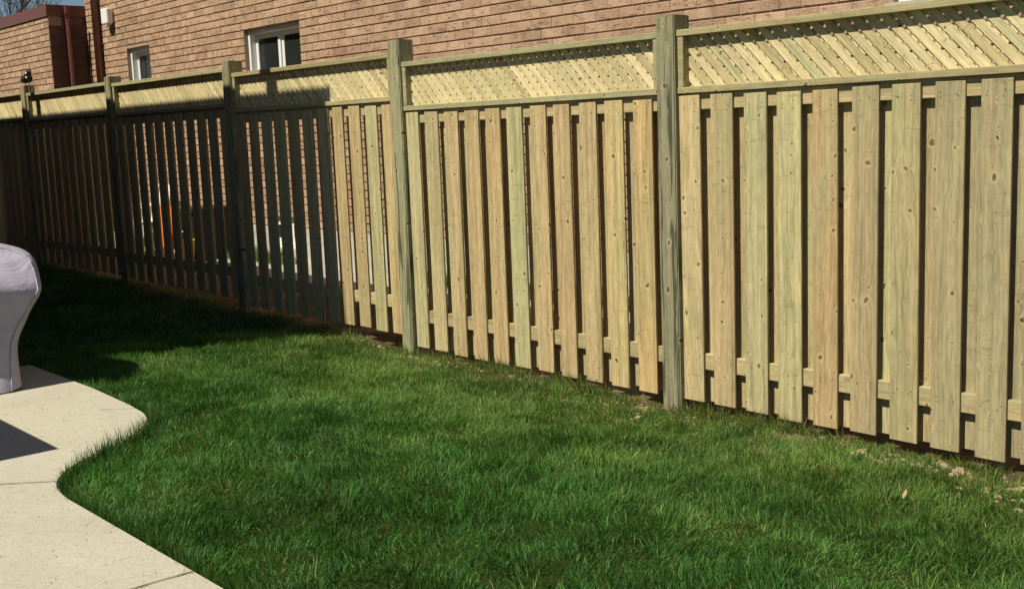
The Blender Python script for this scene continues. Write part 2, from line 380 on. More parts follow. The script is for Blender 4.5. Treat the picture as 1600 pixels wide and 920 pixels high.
D = 2.2
house = tag(empty('brick_house', (-5, D, .1)), 'tan brick house with small white windows standing close behind the wooden fence', 'house')
FZ = .50
XW0, XW1 = -13.42, 7.0
wins = [(-8.56, -7.28, 2.12, 2.84), (-12.01, -11.255, 2.12, 2.885), (.10, 1.0, 2.262, 3.2), (-8.29, -7.43, .24, .62)]
ops = [(a-XW0, b-XW0, c, d) for a, b, c, d in wins]
ZTOP = FZ + CH*58
wall = Wall((XW0, D, 0), (1, 0, 0), (0, -1, 0), XW1-XW0, FZ, ZTOP, ops)
wall.mortar('wall', house)
zlo = lambda x: 2.17 + .012*max(0, -x-3) ; zhi = lambda x: 2.34 + (x+.362)*(3.67-2.328)/(-12.951+.362)
cnt = [0]; vis = sorted([b for b in wall.bricks if zlo((b[0]+b[1])/2+XW0) < b[2]+CH/2 < zhi((b[0]+b[1])/2+XW0) and b[1]-b[0] > .2 and (b[0]+b[1])/2+XW0 < .9], key=lambda b: -(b[0]))
vis = {(round((b[0]+b[1])/2, 4), round(b[2], 4)) for b in vis[:300]}
wall.lay(house, lambda a, z: (round(a, 4), round(z, 4)) in vis)
fw = Wall((XW0, D, 0), (1, 0, 0), (0, -1, 0), XW1-XW0, -.3, FZ, ops); b = MB(); fw.solids(0, XW1-XW0, -.2, .0, -.3, FZ-.003, b); b.build('foundation', M_found, house)
# the rest of the body and its roof
b = MB(); b.box(XW0, XW0+.2, D+.2, D+9, -.3, ZTOP); b.box(XW1-.2, XW1, D+.2, D+9, -.3, ZTOP); b.box(XW0, XW1, D+9, D+9.2, -.3, ZTOP); b.build('side_walls', M_mortar, house)
b = MB(); xm = (XW0+XW1)/2; e = .35; z0 = ZTOP+.004; rz = z0+2.2
A = [(XW0-e, D-e, z0), (XW1+e, D-e, z0), (XW1+e, D+9.2+e, z0), (XW0-e, D+9.2+e, z0)]; R1, R2 = (XW0+4, D+4.6, rz), (XW1-4, D+4.6, rz)
b.add(A+[R1, R2], [(0,1,5,4), (1,2,5), (2,3,4,5), (3,0,4), (3,2,1,0)]); b.build('roof', M_shingle, house)

def window(x0, x1, z0, z1, rec=.115, parts=1, sill=True, y=D):
    fr = MB(); t = .05; ya, y0, y1 = y+.055, y+rec, y+rec+.05
    fr.box(x0+.004, x0+t, ya, y1, z0, z1); fr.box(x1-t, x1-.004, ya, y1, z0, z1); fr.box(x0+t, x1-t, ya, y1, z0, z0+t); fr.box(x0+t, x1-t, ya, y1, z1-t, z1-.004)
    w = fr.build('window', M_white, house)
    xs_ = [x0+t, (x0+x1)/2, x1-t] if parts == 2 else [x0+t, x1-t]
    for i in range(len(xs_)-1):
        a, c_ = xs_[i], xs_[i+1]; s = MB(); q = .06; dy = .012*(i+1)
        s.box(a+.004, a+q, y0+dy, y1-.004, z0+t, z1-t); s.box(c_-q, c_-.004, y0+dy, y1-.004, z0+t, z1-t)
        s.box(a+q, c_-q, y0+dy, y1-.004, z0+t, z0+t+q); s.box(a+q, c_-q, y0+dy, y1-.004, z1-t-q, z1-t)
        s.build('sash', M_white, w)
        g = MB(); g.box(a+q-.003, c_-q+.003, y0+.032, y0+.04, z0+t+q-.003, z1-t-q+.003); g.build('pane', M_glass, w)
    if sill:
        s = MB(); s.box(x0-.05, x1+.05, y-.03, y+rec-.002, z0-.065, z0-.004); s.build('sill', M_found, w)
    bk = MB(); bk.box(x0-.02, x1+.02, y+.205, y+.215, z0-.02, z1+.02); bk.build('blind', M_black, w)
    return w
window(*wins[0], parts=2); window(*wins[1]); window(*wins[2]); window(*wins[3], rec=.05, parts=2, sill=False)
# white vent hood, round brown downspout
bm_ = MB(); vx0, vx1, vz0, vz1 = -12.555, -12.335, 3.265, 3.49
bm_.box(vx0+.03, vx1-.03, D-.03, D-.002, vz0+.02, vz1-.02)
v_ = tag(bm_.build('vent_hood', M_white, house), 'white vent hood high on the wall')
hb_ = bevel_box('hood', vx1-vx0, .085, vz1-vz0, .02, 2, (.5, .5, 0)); link('hood', hb_, M_white, v_, ((vx0+vx1)/2, D-.073, vz0))
fl = MB(); fl.box(vx0+.04, vx1-.04, D-.1, D-.04, vz0-.03, vz0-.002); fl.build('flap', M_found, v_)
dp = MB(); dp.tube([(-12.87, D-.07, .25), (-12.87, D-.07, ZTOP-.15), (-12.87, D-.3, ZTOP-.02)], .05, 14); dsp = dp.build('downspout', M_brown, house, True)
for z in (.9, 3.0, 5.1):
    k = MB(); k.box(-12.94, -12.80, D-.03, D-.003, z, z+.03); k.build('bracket', M_brown, dsp)

# lower wing on the left
WY = 1.635; WTOP = 3.46
wing = tag(empty('brick_wing', (-18, WY, .1)), 'flat roofed tan brick wing with brown fascia at far left beyond the fence', 'house wing')
w1 = Wall((-30, WY, 0), (1, 0, 0), (0, -1, 0), 30-13.42, FZ, FZ+CH*33); w1.mortar('wall', wing); w1.lay(wing, lambda a, z: False)
b = MB(); b.box(-13.6, -13.44, WY+.19, D-.002, FZ, FZ+CH*33); b.build('sheathing', M_brown, wing)
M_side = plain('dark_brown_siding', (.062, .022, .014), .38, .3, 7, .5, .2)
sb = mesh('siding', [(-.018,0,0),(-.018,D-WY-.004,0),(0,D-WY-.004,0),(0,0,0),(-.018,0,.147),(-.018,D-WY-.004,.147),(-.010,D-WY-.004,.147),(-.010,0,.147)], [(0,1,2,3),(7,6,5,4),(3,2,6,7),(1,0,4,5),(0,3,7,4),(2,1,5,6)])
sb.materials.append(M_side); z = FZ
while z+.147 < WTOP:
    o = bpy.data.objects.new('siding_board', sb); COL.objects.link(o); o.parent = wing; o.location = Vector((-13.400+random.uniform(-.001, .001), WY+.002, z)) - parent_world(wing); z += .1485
b = MB(); b.box(-30, -13.425, WY+.005, WY+.2, -.3, FZ-.003); b.box(-13.6, -13.425, WY+.2, D, -.3, FZ-.003); b.build('foundation', M_found, wing)
b = MB(); b.box(-30, -13.40, WY-.02, WY+.3, WTOP, WTOP+.165); b.build('fascia', M_brown, wing)
b = MB(); b.box(-13.60, -13.398, WY+.302, D-.004, WTOP+.002, WTOP+.163); b.build('fascia', M_brown, wing)
b = MB(); b.box(-30, -13.61, WY+.302, 9, WTOP+.02, WTOP+.12); b.build('roof', M_shingle, wing)
b = MB(); yy = 1.905
b.tube([(-13.33, yy-.02, WTOP+.15), (-13.33, yy-.02, WTOP+.05), (-13.36, yy, WTOP-.04), (-13.36, yy, .3)], .032, 8); b.build('downspout', M_brown, wing)
# lighter scuffed streaks of mortar on the shaded side
# ---------------------------------------------------------------- own house: its corner, rear wall and roof shade the fence
HX, HY = -3.42, -2.364; HE = 4.70
own = tag(empty('brick_house', (-8, -6, .1)), 'shaded brick house corner at the left edge behind the covered grill', 'house')
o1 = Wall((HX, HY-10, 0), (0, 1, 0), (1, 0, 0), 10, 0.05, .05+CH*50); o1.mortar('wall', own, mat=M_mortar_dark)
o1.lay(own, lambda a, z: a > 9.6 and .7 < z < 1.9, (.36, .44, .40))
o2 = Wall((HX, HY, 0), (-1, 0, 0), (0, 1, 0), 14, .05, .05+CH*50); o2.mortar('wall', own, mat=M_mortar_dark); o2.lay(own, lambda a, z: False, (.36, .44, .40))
b = MB(); b.box(HX-14, HX-13.8, HY-10, HY-.2, 0, HE-.15); b.box(HX-14, HX, HY-10.2, HY-10, 0, HE-.15); b.build('side_walls', M_mortar_dark, own)
ey = -2.10; ry = HY-5; rr = HE+4.2  # unseen roof, its pitch steepened to hide sky and deepen the fence's shade
b = MB(); x0, x1 = HX-14.2, HX+.004
b.add([(x0, ey, HE), (x1, ey, HE), (x1, ry, rr), (x0, ry, rr), (x1, HY-10.3, HE), (x0, HY-10.3, HE),
       (x0, ey, HE-.15), (x1, ey, HE-.15), (x1, ry, rr-.15), (x0, ry, rr-.15), (x1, HY-10.3, HE-.15), (x0, HY-10.3, HE-.15)],
      [(0,1,2,3), (3,2,4,5), (7,6,9,8), (8,9,11,10), (0,6,7,1), (4,10,11,5), (1,7,8,2), (2,8,10,4), (3,9,6,0), (5,11,9,3)])
b.build('roof', M_shingle, own)
b = MB(); b.add([(HX-.003, HY-10, HE-.15), (HX-.003, HY, HE-.15), (HX-.003, ry, rr-.2), (HX-.2, HY-10, HE-.15), (HX-.2, HY, HE-.15), (HX-.2, ry, rr-.2)], [(0,1,2), (5,4,3), (0,3,4,1), (1,4,5,2), (2,5,3,0)])
b.build('gable', M_mortar_dark, own)
for (x, r_, yv, zt) in ((-4.30, .092, -2.75, 5.95), (-9.72, .07, -2.75, 5.95)):
    b = MB(); b.tube([(x, yv, HE+.1), (x, yv, zt)], r_, 12); b.build('roof_vent_pipe', M_brown, own)

# ---------------------------------------------------------------- fence
fence = tag(empty('wooden_fence', (0, .06, 0)), 'new treated wood board on board fence with lattice top along the lawn', 'fence')
PX = [2.49, 0, -2.4856, -4.937, -7.482, -10.013, -12.52, -15.0]
PT = [2.105, 2.108, 2.185, 2.208, 2.226, 2.27, 2.29, 2.31]
ZR = [1.694, 1.696, 1.769, 1.822, 1.845, 1.87, 1.88]
PW, RISE, HB = .130, .333, 1.663
TAN = lambda: Vector((.505, .405, .22))
pcol = [(.30, .30, .185), (.265, .255, .165), (.33, .32, .195), (.30, .28, .165), (.31, .28, .165), (.36, .32, .19), (.3, .29, .18), (.3, .29, .18)]
rc = (.39, .335, .185)
def tone(i=None):
    t = random.random(); c = TAN()
    if t < .25: c = Vector((.49, .445, .24))
    elif t < .45: c = Vector((.51, .385, .20))
    elif t < .55: c = Vector((.43, .36, .215))
    return c*random.uniform(.9, 1.06)
front_tones = {0: [(.54,.43,.235), (.48,.37,.205), (.48,.43,.24), (.51,.455,.245), (.49,.355,.185), (.42,.335,.19), (.425,.36,.195), (.40,.34,.195), (.40,.335,.195), (.385,.315,.185), (.40,.33,.19)],  # right-hand boards toned down: edge vignetting put into their colour
               1: [(.50,.45,.25), (.50,.42,.23), (.52,.40,.22), (.51,.38,.205), (.52,.385,.205), (.49,.455,.245), (.52,.39,.21), (.50,.37,.2), (.50,.39,.21), (.55,.44,.22), (.54,.39,.19)]}
bmeshes = []
for k in range(5):
    me = bevel_box('board', .14, .016, 1.0, .0025, 1, (.5, 0, 0)); bmeshes.append(me)
def nails(sx, sz, zs):
    b = MB()
    for z in zs:
        for x in (-.035, .035):
            xx, zz = x+random.uniform(-.012, .012), z+random.uniform(-.012, .012)
            b.add([(xx+.0034*math.cos(a*math.pi/3), -.0008, zz+.0034*math.sin(a*math.pi/3)) for a in range(6)], [tuple(range(6))])
    return b
def board(x, y, z0, h, col, nz=None, w=.14):
    me = bevel_box('board', w*random.uniform(.985, 1.012), .016, h, .0022, 1, (.5, 0, 0)); me.materials.append(M_board)
    o = link('board', me, None, fence, (x, y, z0), col)
    o.rotation_euler = (random.uniform(-.002, .002), random.uniform(-.0022, .0022), random.uniform(-.02, .02))
    if nz:
        n = nails(0, 0, nz); nm = link('nail_heads', mesh('nails', n.v, n.f), M_nail, o); nm.location = (0, 0, 0); nm['kind'] = 'stuff'
    return o
def clip(poly, x0, x1, z0, z1):
    for ax, s, lim in ((0, 1, x0), (0, -1, x1), (1, 1, z0), (1, -1, z1)):
        out = []
        for i in range(len(poly)):
            p, q = poly[i-1], poly[i]; dp_ = s*(p[ax]-lim); dq = s*(q[ax]-lim)
            if (dp_ >= 0) != (dq >= 0):
                t = dp_/(dp_-dq); out.append((p[0]+(q[0]-p[0])*t, p[1]+(q[1]-p[1])*t))
            if dq >= 0: out.append(q)
        poly = out
        if not poly: return []
    return poly
SP, SW = .0753, .0375
slat_left = [300]; rest = MB()
for k in range(7):
    xa, xb = PX[k+1]+PW, PX[k]; zr = ZR[k]; n = 11; cl = xb-xa
    p0 = .0034 if k == 0 else .0125; pitch = .2089 if k == 0 else .2136 if k == 1 else (cl+.062-.006)/n
    zb = zr-HB
    # rails between the boards, on edge
    for (za, zc) in ((zr-.087, zr-.0015), (zb+.182, zb+.271)):
        me = bevel_box('rail', cl-.004, .038, zc-za, .003, 1, (0, 0, 0)); me.materials.append(M_rail)
        link('rail', me, None, fence, (xa+.002, .0465, za), tuple(Vector((.46, .37, .205))*random.uniform(.92, 1.05)))
    for j in range(n):
        x = xa+p0+j*pitch+.07+random.uniform(-.003, .003)
        if x+.07 > xb+.002: continue
        col = front_tones[k][j] if k in front_tones else tone()
        board(x, .0300, zb+random.uniform(-.006, .004), HB-.015+random.uniform(-.004, .004), col, (1.60, 1.575, .23, .25) if k < 3 else None)
        xbk = xa+p0+j*pitch+.07+pitch/2+random.uniform(-.008, .008)+(.018 if k >= 3 else -.012 if k in (0, 1) else 0)
        if j == n-1: xbk = min(xbk, xb-.072)
        if xbk+.07 > xb: continue
        board(xbk, .0850, zb+.004+random.uniform(-.006, .006), HB-.03, tone()*.98)
    # lattice frame: 2x4s laid flat, two uprights
    za, zt = zr, zr+RISE
    fr = MB(); fr.box(xa+.001, xb-.001, .019, .108, zr, zr+.034); fr.box(xa+.001, xb-.001, .017, .110, zt-.034, zt)
    fr.box(xa+.003, xa+.041, .022, .105, zr+.0345, zt-.0345); fr.box(xb-.041, xb-.003, .022, .105, zr+.0345, zt-.0345)
    fo = fr.build('lattice_frame', M_rail, fence, False, rc)
    bm = bmesh.new(); bm.from_mesh(fo.data); bmesh.ops.bevel(bm, geom=bm.edges[:], offset=.0025, segments=1, affect='EDGES'); bm.to_mesh(fo.data); bm.free()
    X0, X1, Z0, Z1 = xa+.036, xb-.036, zr+.030, zt-.030; hh = Z1-Z0; zm = (Z0+Z1)/2
    for layer in (0, 1):
        s = -1 if layer == 0 else 1; y0 = .069 if layer == 0 else .0787; y1 = y0+.009
        c = X0-hh-.02
        while c < X1+hh+.02:
            c += SP; w = (SW+random.uniform(-.002, .002))/2*math.sqrt(2); e = hh
            poly = [(c-w-e*s, zm-e), (c+w-e*s, zm-e), (c+w+e*s, zm+e), (c-w+e*s, zm+e)]
            poly = clip(poly, X0, X1, Z0, Z1)
            if len(poly) < 3: continue
            area = sum(poly[i-1][0]*poly[i][1]-poly[i][0]*poly[i-1][1] for i in range(len(poly)))
            if abs(area) < .0008: continue
            if area < 0: poly = poly[::-1]
            m_ = len(poly); yj = random.uniform(-.0004, .0004)
            cx = sum(p[0] for p in poly)/m_; cz = sum(p[1] for p in poly)/m_
            own_obj = slat_left[0] > 0 and (layer == 0 or k < 2) and k < 6
            ox, oz = (cx, cz) if own_obj else (0, 0)
            vs = [(p[0]-ox, y0+yj, p[1]-oz) for p in poly] + [(p[0]-ox, y1+yj, p[1]-oz) for p in poly]
            fs = [tuple(range(m_)), tuple(range(2*m_-1, m_-1, -1))] + [((i+1) % m_, i, i+m_, (i+1) % m_+m_) for i in range(m_)]
            if own_obj:
                slat_left[0] -= 1
                cc = Vector((.70, .60, .35))*random.uniform(.82, 1.05)
                if random.random() < .1: cc = Vector((.52, .49, .28))
                if random.random() < .15: cc = Vector((.52, .44, .24))
                me = mesh('slat', vs, fs); me.materials.append(M_slat if layer == 0 else M_slat)
                o = bpy.data.objects.new('slat', me); COL.objects.link(o); o.parent = fo; o.location = Vector((cx, 0, cz)) - parent_world(fo); o.color = (*cc, 1)
            else: rest.add(vs, fs)
ro = rest.build('lattice_back_slats', M_slat, fence, False, (.56, .47, .25)); ro['kind'] = 'stuff'
for i, (x, zt) in enumerate(zip(PX, PT)):
    bm = bmesh.new(); bmesh.ops.create_cube(bm, size=1)
    for v in bm.verts: v.co = Vector(((v.co.x+.5)*PW, (v.co.y+.5)*PW, -.4+(v.co.z+.5)*(zt+.4)))
    bmesh.ops.subdivide_edges(bm, edges=[e for e in bm.edges if abs(e.verts[0].co.z-e.verts[1].co.z) > 1], cuts=14)
    for v in bm.verts: v.co.x += .0018*math.sin(v.co.z*3+i); v.co.y += .001*math.sin(v.co.z*4+i*2)
    bmesh.ops.bevel(bm, geom=[e for e in bm.edges if e.calc_face_angle(0) > 1], offset=.006, segments=2, affect='EDGES')
    me = bpy.data.meshes.new('post'); bm.to_mesh(me); bm.free(); me.materials.append(M_post)
    o = link('post', me, None, fence, (x, 0, 0), pcol[i]); o.rotation_euler = (0, random.uniform(-.002, .002), 0)

# ---------------------------------------------------------------- grill under its cover
def cover():
    L_ = [(.158, -2.600, -2.560, .12), (.20, -2.615, -2.555, .12), (.30, -2.645, -2.548, .11), (.42, -2.665, -2.535, .10), (.52, -2.672, -2.49, .09), (.60, -2.668, -2.435, .08),
          (.68, -2.640, -2.408, .07), (.725, -2.628, -2.396, .06), (.78, -2.655, -2.386, .06), (.84, -2.70, -2.384, .06), (.89, -2.74, -2.395, .06), (.925, -2.785, -2.42, .06), (.955, -2.825, -2.48, .06),
          (1.0, -2.83, -2.61, .07), (1.04, -2.86, -2.70, .08), (1.085, -2.90, -2.80, .08), (1.12, -2.945, -2.92, .07), (1.135, -2.985, -3.0, .06), (1.14, -3.03, -3.1, .04)]
    vs = []; rings = []; yb = -3.98
    for (z, xf, ye, r) in L_:
        t = (z-.158)/(1.14-.158); xb_ = -3.36 + .20*max(0, t-.6)/.4; yn = yb + (-2.42-ye)*1.0
        yn = -6.40 - ye
        ring = []
        def seg(a, b_, n, bow=0, bd=(0, 0)):
            for i in range(n):
                q = i/n; w = 4*q*(1-q)*bow; ring.append((a[0]+(b_[0]-a[0])*q+bd[0]*w, a[1]+(b_[1]-a[1])*q+bd[1]*w))
        def crn(cx, cy, a0, a1, n=5):
            for i in range(n):
                a = math.radians(a0+(a1-a0)*i/n); ring.append((cx+r*math.cos(a), cy+r*math.sin(a)))
        yc = ye-.035
        seg((xf, yn+r), (xf, yc-r), 26); crn(xf-r, yc-r, 0, 90); seg((xf-r, yc), (xb_+r, yc), 10, .05*min(1, max(0, (z-.4)/.2))+.015, (0, 1)); crn(xb_+r, yc-r, 90, 180)
        seg((xb_, yc-r), (xb_, yn+r), 14); crn(xb_+r, yn+r, 180, 270); seg((xb_+r, yn), (xf-r, yn), 10); crn(xf-r, yn+r, 270, 360)
        m_ = len(ring)
        for i, (x, y) in enumerate(ring):
            wob = .007*math.sin(y*9+z*23+2*math.sin(z*11+y*5)) + .010*math.sin(y*17+z*4)*(1-t)*(.3+.7*(i < 26)) + .006*math.sin(y*41+z*9) + .005*math.sin(z*30+y*13)
            vs.append((x+wob*.8, y+wob*.4, z+(.008*math.sin(i*.9) if z < .19 else 0)+.006*math.sin(y*9+x*7)))
        rings.append(m_)
    m_ = rings[0]; R = len(L_)
    fs = [(i*m_+j, i*m_+(j+1) % m_, (i+1)*m_+(j+1) % m_, (i+1)*m_+j) for i in range(R-1) for j in range(m_)]
    fs.append(tuple((R-1)*m_+j for j in range(m_)))
    return vs, fs, m_, R
vs, fs, m_, R = cover()
M_cov, nt, bs, L = newmat('cover_vinyl'); P = N(nt, 'ShaderNodeNewGeometry').outputs['Position']
n1 = noise(nt, P, 7, 5, .6); n2 = noise(nt, P, 500, 2)
c = mixc(nt, n1, (.37, .35, .44), (.48, .455, .56)); L(mixc(nt, .4, c, ramp(nt, n2, [(.3, .8), (.7, 1.1)]), 'MULTIPLY'), bs.inputs['Base Color'])
bs.inputs['Roughness'].default_value = .9; bs.inputs['Specular IOR Level'].default_value = .12
wr = noise(nt, vm(nt, 'MULTIPLY', P, (3, 4, 7)), 1.0, 3, .5, 1.0)
bump(nt, mth(nt, 'ADD', mth(nt, 'MULTIPLY', wr, 1.5), mth(nt, 'MULTIPLY', n2, .06)), .5, .03, bs)
grill = tag(empty('covered_grill', (-2.95, -3.2, .15)), 'barbecue grill under a faded grey lilac fabric cover on the patio edge', 'grill')
g_ = link('cover', mesh('cover', vs, fs, True), M_cov, grill)
sm = g_.modifiers.new('sub', 'SUBSURF'); sm.levels = 1; sm.render_levels = 2
b = MB(); b.tube([Vector(vs[i*m_+27])+Vector((.004, .002, 0)) for i in range(R-2)], .004, 6); b.build('seam', M_cov, grill, True)
b = MB()
for (x, y) in ((-2.72, -2.68), (-3.2, -2.68), (-2.72, -3.7), (-3.2, -3.7)): b.tube([(x, y-.02, .19), (x, y+.02, .19)], .045, 12)
b.build('castor', M_black, grill, True)

# patio table just outside the frame: only its shadow is seen
tbl = tag(empty('patio_table', (-1.75, -4.05, .15)), 'plain rectangular patio table whose shadow falls on the concrete', 'table')
b = MB(); b.box(-2.55, -1.145, -4.75, -3.505, .845, .875); b.build('tabletop', M_brown, tbl)
for (x, y) in ((-1.9, -3.9), (-2.45, -3.9), (-1.9, -4.65), (-2.45, -4.65)):
    b = MB(); b.box(x-.025, x+.025, y-.025, y+.025, .151, .844); b.build('leg', M_brown, tbl)

# ---------------------------------------------------------------- things in the neighbour's side yard, seen through the gaps
def gz1(x, y): return float(ground_z(x, y))
cx, cy = -10.72, 1.70; g0 = gz1(cx, cy)
t = tag(empty('garden_chair', (cx, cy, g0)), 'white plastic garden chair seen through the fence gaps', 'chair')
b = MB(); b.box(cx-.25, cx+.25, cy-.25, cy+.22, g0+.40, g0+.43); b.build('seat', M_white, t)
b = MB()
for i in range(6):
    x = cx-.24+i*.092; b.add([(x, cy+.20, g0+.431), (x+.06, cy+.20, g0+.431), (x+.06, cy+.225, g0+.431), (x, cy+.225, g0+.431), (x, cy+.27, g0+.84), (x+.06, cy+.27, g0+.84), (x+.06, cy+.295, g0+.84), (x, cy+.295, g0+.84)], [(0,3,2,1),(4,5,6,7),(0,1,5,4),(1,2,6,5),(2,3,7,6),(3,0,4,7)])
b.tube([(cx-.27, cy+.28, g0+.80), (cx-.22, cy+.29, g0+.87), (cx, cy+.295, g0+.90), (cx+.22, cy+.29, g0+.87), (cx+.27, cy+.28, g0+.80)], .025, 8); b.build('backrest', M_white, t)
for s in (-1, 1):
    b = MB(); b.tube([(cx+s*.28, cy-.25, g0+.40), (cx+s*.28, cy-.2, g0+.61), (cx+s*.28, cy, g0+.64), (cx+s*.28, cy+.24, g0+.63)], .022, 8); b.build('armrest', M_white, t)
    for dy in (-.23, .22):
        b = MB(); b.tube([(cx+s*.30, cy+dy*1.15, g0-.02), (cx+s*.25, cy+dy, g0+.405)], [.02, .03], 8); b.build('leg', M_white, t)
M_or = plain('orange_paint', (.80, .22, .04), .6, .12, 9); M_rb = plain('red_brown_stain', (.22, .055, .025), .6, .15, 9)
cx, cy = -10.06, 1.90; g0 = gz1(cx, cy)
t = tag(empty('wooden_chair', (cx, cy, g0)), 'orange wooden chair with red brown arms seen from its back beside the white chair', 'chair')
b = MB(); b.box(cx-.24, cx+.20, cy-.195, cy+.26, g0+.26, g0+.29); b.build('seat', M_or, t)
for i in range(5):
    b = MB(); x = cx-.235+i*.088
    b.add([(x, cy-.22, g0+.1), (x+.078, cy-.22, g0+.1), (x+.078, cy-.197, g0+.1), (x, cy-.197, g0+.1), (x, cy-.20, g0+.64), (x+.078, cy-.20, g0+.64), (x+.078, cy-.177, g0+.64), (x, cy-.177, g0+.64)], [(0,3,2,1),(4,5,6,7),(0,1,5,4),(1,2,6,5),(2,3,7,6),(3,0,4,7)]); b.build('slat', M_or, t)
b = MB(); b.box(cx-.24, cx+.2, cy+.262, cy+.28, g0+.06, g0+.285); b.build('front_board', M_or, t)
for s, x in ((-1, cx-.27), (1, cx+.235)):
    b = MB(); b.box(x-.015, x+.045, cy-.14, cy+.30, g0+.50, g0+.525); b.build('armrest', M_rb, t)
    b = MB(); b.box(x, x+.03, cy-.14, cy-.06, g0-.02, g0+.498); b.build('leg', M_rb, t)
    b = MB(); b.box(x, x+.03, cy+.12, cy+.24, g0-.02, g0+.498); b.build('leg', M_rb, t)
cx, cy = -9.22, 1.86; g0 = gz1(cx, cy)
t = tag(empty('lidded_bin', (cx, cy, g0)), 'black lidded bin against the brick wall behind the fence', 'bin')
b = MB(); q0, q1 = .20, .25
b.add([(cx-q0, cy-q0, g0), (cx+q0, cy-q0, g0), (cx+q0, cy+q0, g0), (cx-q0, cy+q0, g0), (cx-q1, cy-q1, g0+.58), (cx+q1, cy-q1, g0+.58), (cx+q1, cy+q1, g0+.58), (cx-q1, cy+q1, g0+.58)], [(0,3,2,1),(4,5,6,7),(0,1,5,4),(1,2,6,5),(2,3,7,6),(3,0,4,7)]); b.build('body', M_black, t)
me = bevel_box('lid', .56, .56, .07, .02, 2, (.5, .5, 0)); link('lid', me, M_black, t, (cx, cy, g0+.583))
b = MB(); b.tube([(cx-.1, cy-.3, g0+.60), (cx+.1, cy-.3, g0+.60)], .014, 8); b.build('handle', M_black, t)
M_yel = plain('yellow_plastic', (.72, .42, .03), .5, .06, 9)
cx, cy = -9.12, 1.50; g0 = gz1(cx, cy)
t = tag(empty('bucket', (cx, cy, g0)), 'small yellow bucket on the gravel in front of the black bin', 'bucket')
b = MB(); b.tube([(cx, cy, g0), (cx, cy, g0+.25), (cx, cy, g0+.26)], [.10, .13, .138], 14); b.build('body', M_yel, t)
b = MB(); b.tube([(cx-.135, cy, g0+.24), (cx-.10, cy-.02, g0+.33), (cx, cy-.02, g0+.37), (cx+.10, cy-.02, g0+.33), (cx+.135, cy, g0+.24)], .004, 6); b.build('handle', M_white, t)

# bird on the far post
bx, by, bz = PX[5]+.09, .06, PT[5]
t = tag(empty('bird', (bx, by, bz)), 'small black bird with white spots perched on a far fence post', 'bird')
M_bird = plain('black_feathers', (.018, .019, .02), .6, .4, 60); M_wf = plain('white_feathers', (.75, .73, .68), .7, .1, 60)
def ellip(name, c, ax, rots, mat, par, seg=14):
    bm = bmesh.new(); bmesh.ops.create_uvsphere(bm, u_segments=seg, v_segments=10, radius=1)
    mt = Matrix.Translation(Vector(c)) @ rots @ Matrix.Diagonal((*ax, 1)); bm.transform(mt)
    me = bpy.data.meshes.new(name); bm.to_mesh(me); bm.free()
    for p in me.polygons: p.use_smooth = True
    return link(name, me, mat, par)
def birdbody():
    sec = [(-.145, .020, .006, .004), (-.10, .026, .016, .010), (-.06, .040, .036, .030), (-.02, .055, .050, .044), (.03, .075, .050, .046), (.065, .10, .040, .038), (.09, .128, .034, .034), (.115, .143, .028, .027), (.137, .140, .012, .011), (.172, .134, .002, .002)]
    vs, fs = [], []; n = 12
    for (x, z, ry_, rz_) in sec:
        for k in range(n): a = 2*math.pi*k/n; vs.append((bx+x*.92, by+ry_*math.cos(a), bz+.015+z*1.0+rz_*math.sin(a)))
    for i in range(len(sec)-1): fs += [(i*n+k, i*n+(k+1) % n, (i+1)*n+(k+1) % n, (i+1)*n+k) for k in range(n)]
    fs += [tuple(range(n-1, -1, -1)), tuple((len(sec)-1)*n+k for k in range(n))]
    return link('body', mesh('bird_body', vs, fs, True), M_bird, t)
birdbody()
BS = 1
ellip('wing', (bx-.01, by-.047, bz+.07), (.075, .008, .032), Matrix.Rotation(-.25, 4, 'Y'), M_bird, t)
ellip('wing', (bx-.01, by+.047, bz+.07), (.075, .008, .032), Matrix.Rotation(-.25, 4, 'Y'), M_bird, t)
ellip('cheek_spot', (bx+.088, by-.03, bz+.138), (.016, .01, .014), Matrix(), M_wf, t); ellip('breast_spot', (bx+.078, by-.028, bz+.088), (.012, .014, .014), Matrix(), M_wf, t)
for s in (-1, 1):
    b = MB(); b.tube([(bx+.02, by+s*.018, bz), (bx+.015, by+s*.018, bz+.04)], .004, 6); b.build('leg', M_bird, t)

# ---------------------------------------------------------------- bare trees beyond the roofs
M_bark = plain('bark', (.10, .085, .07), .95, .4, 14, .1, .8)
def bare_tree(x, y, h, seed, label, spread=.5):
    r = random.Random(seed); root = tag(empty('bare_tree', (x, y, 0)), label, 'tree'); tr = MB(); cr = MB()
    tr.tube([(x, y, -.2), (x+.1, y, h*.3), (x-.1, y+.1, h*.6), (x+.1, y, h)], [h*.018, h*.015, h*.010, h*.003], 9); tr.build('trunk', M_bark, root, True)
    def br(p, d, l, rad, lev):
        pts = [p]; q = p; dd = d
        for i in range(4):
            dd = (dd + Vector((r.uniform(-.25, .25), r.uniform(-.25, .25), r.uniform(-.05, .22)))).normalized(); q = q + dd*l/4; pts.append(q)
        cr.tube(pts, [rad*(1-.2*i) for i in range(5)], 4 if lev else 6, False)
        if lev < 3:
            for i in range(1, 5):
                for _ in range(2 if lev < 2 else 3):
                    e_ = (dd + Vector((r.uniform(-.9, .9), r.uniform(-.9, .9), r.uniform(-.2, .7)))).normalized(); br(pts[i], e_, l*.5, rad*.45, lev+1)
    for i in range(11):
        z = h*(.25+.065*i); a = i*2.4+r.random(); br(Vector((x, y, z)), Vector((math.cos(a), math.sin(a), .55)).normalized(), h*spread*(1-.055*i), h*.006, 0)
    cr.build('branches', M_bark, root); root['group'] = 'bare trees beyond the roofs'; return root
bare_tree(-40, 8.6, 11, 3, 'bare tree with grey trunk at far left above the brown fascia')
bare_tree(-33.5, 13.6, 10, 5, 'leafless tree with fine twigs farther behind the flat roof')

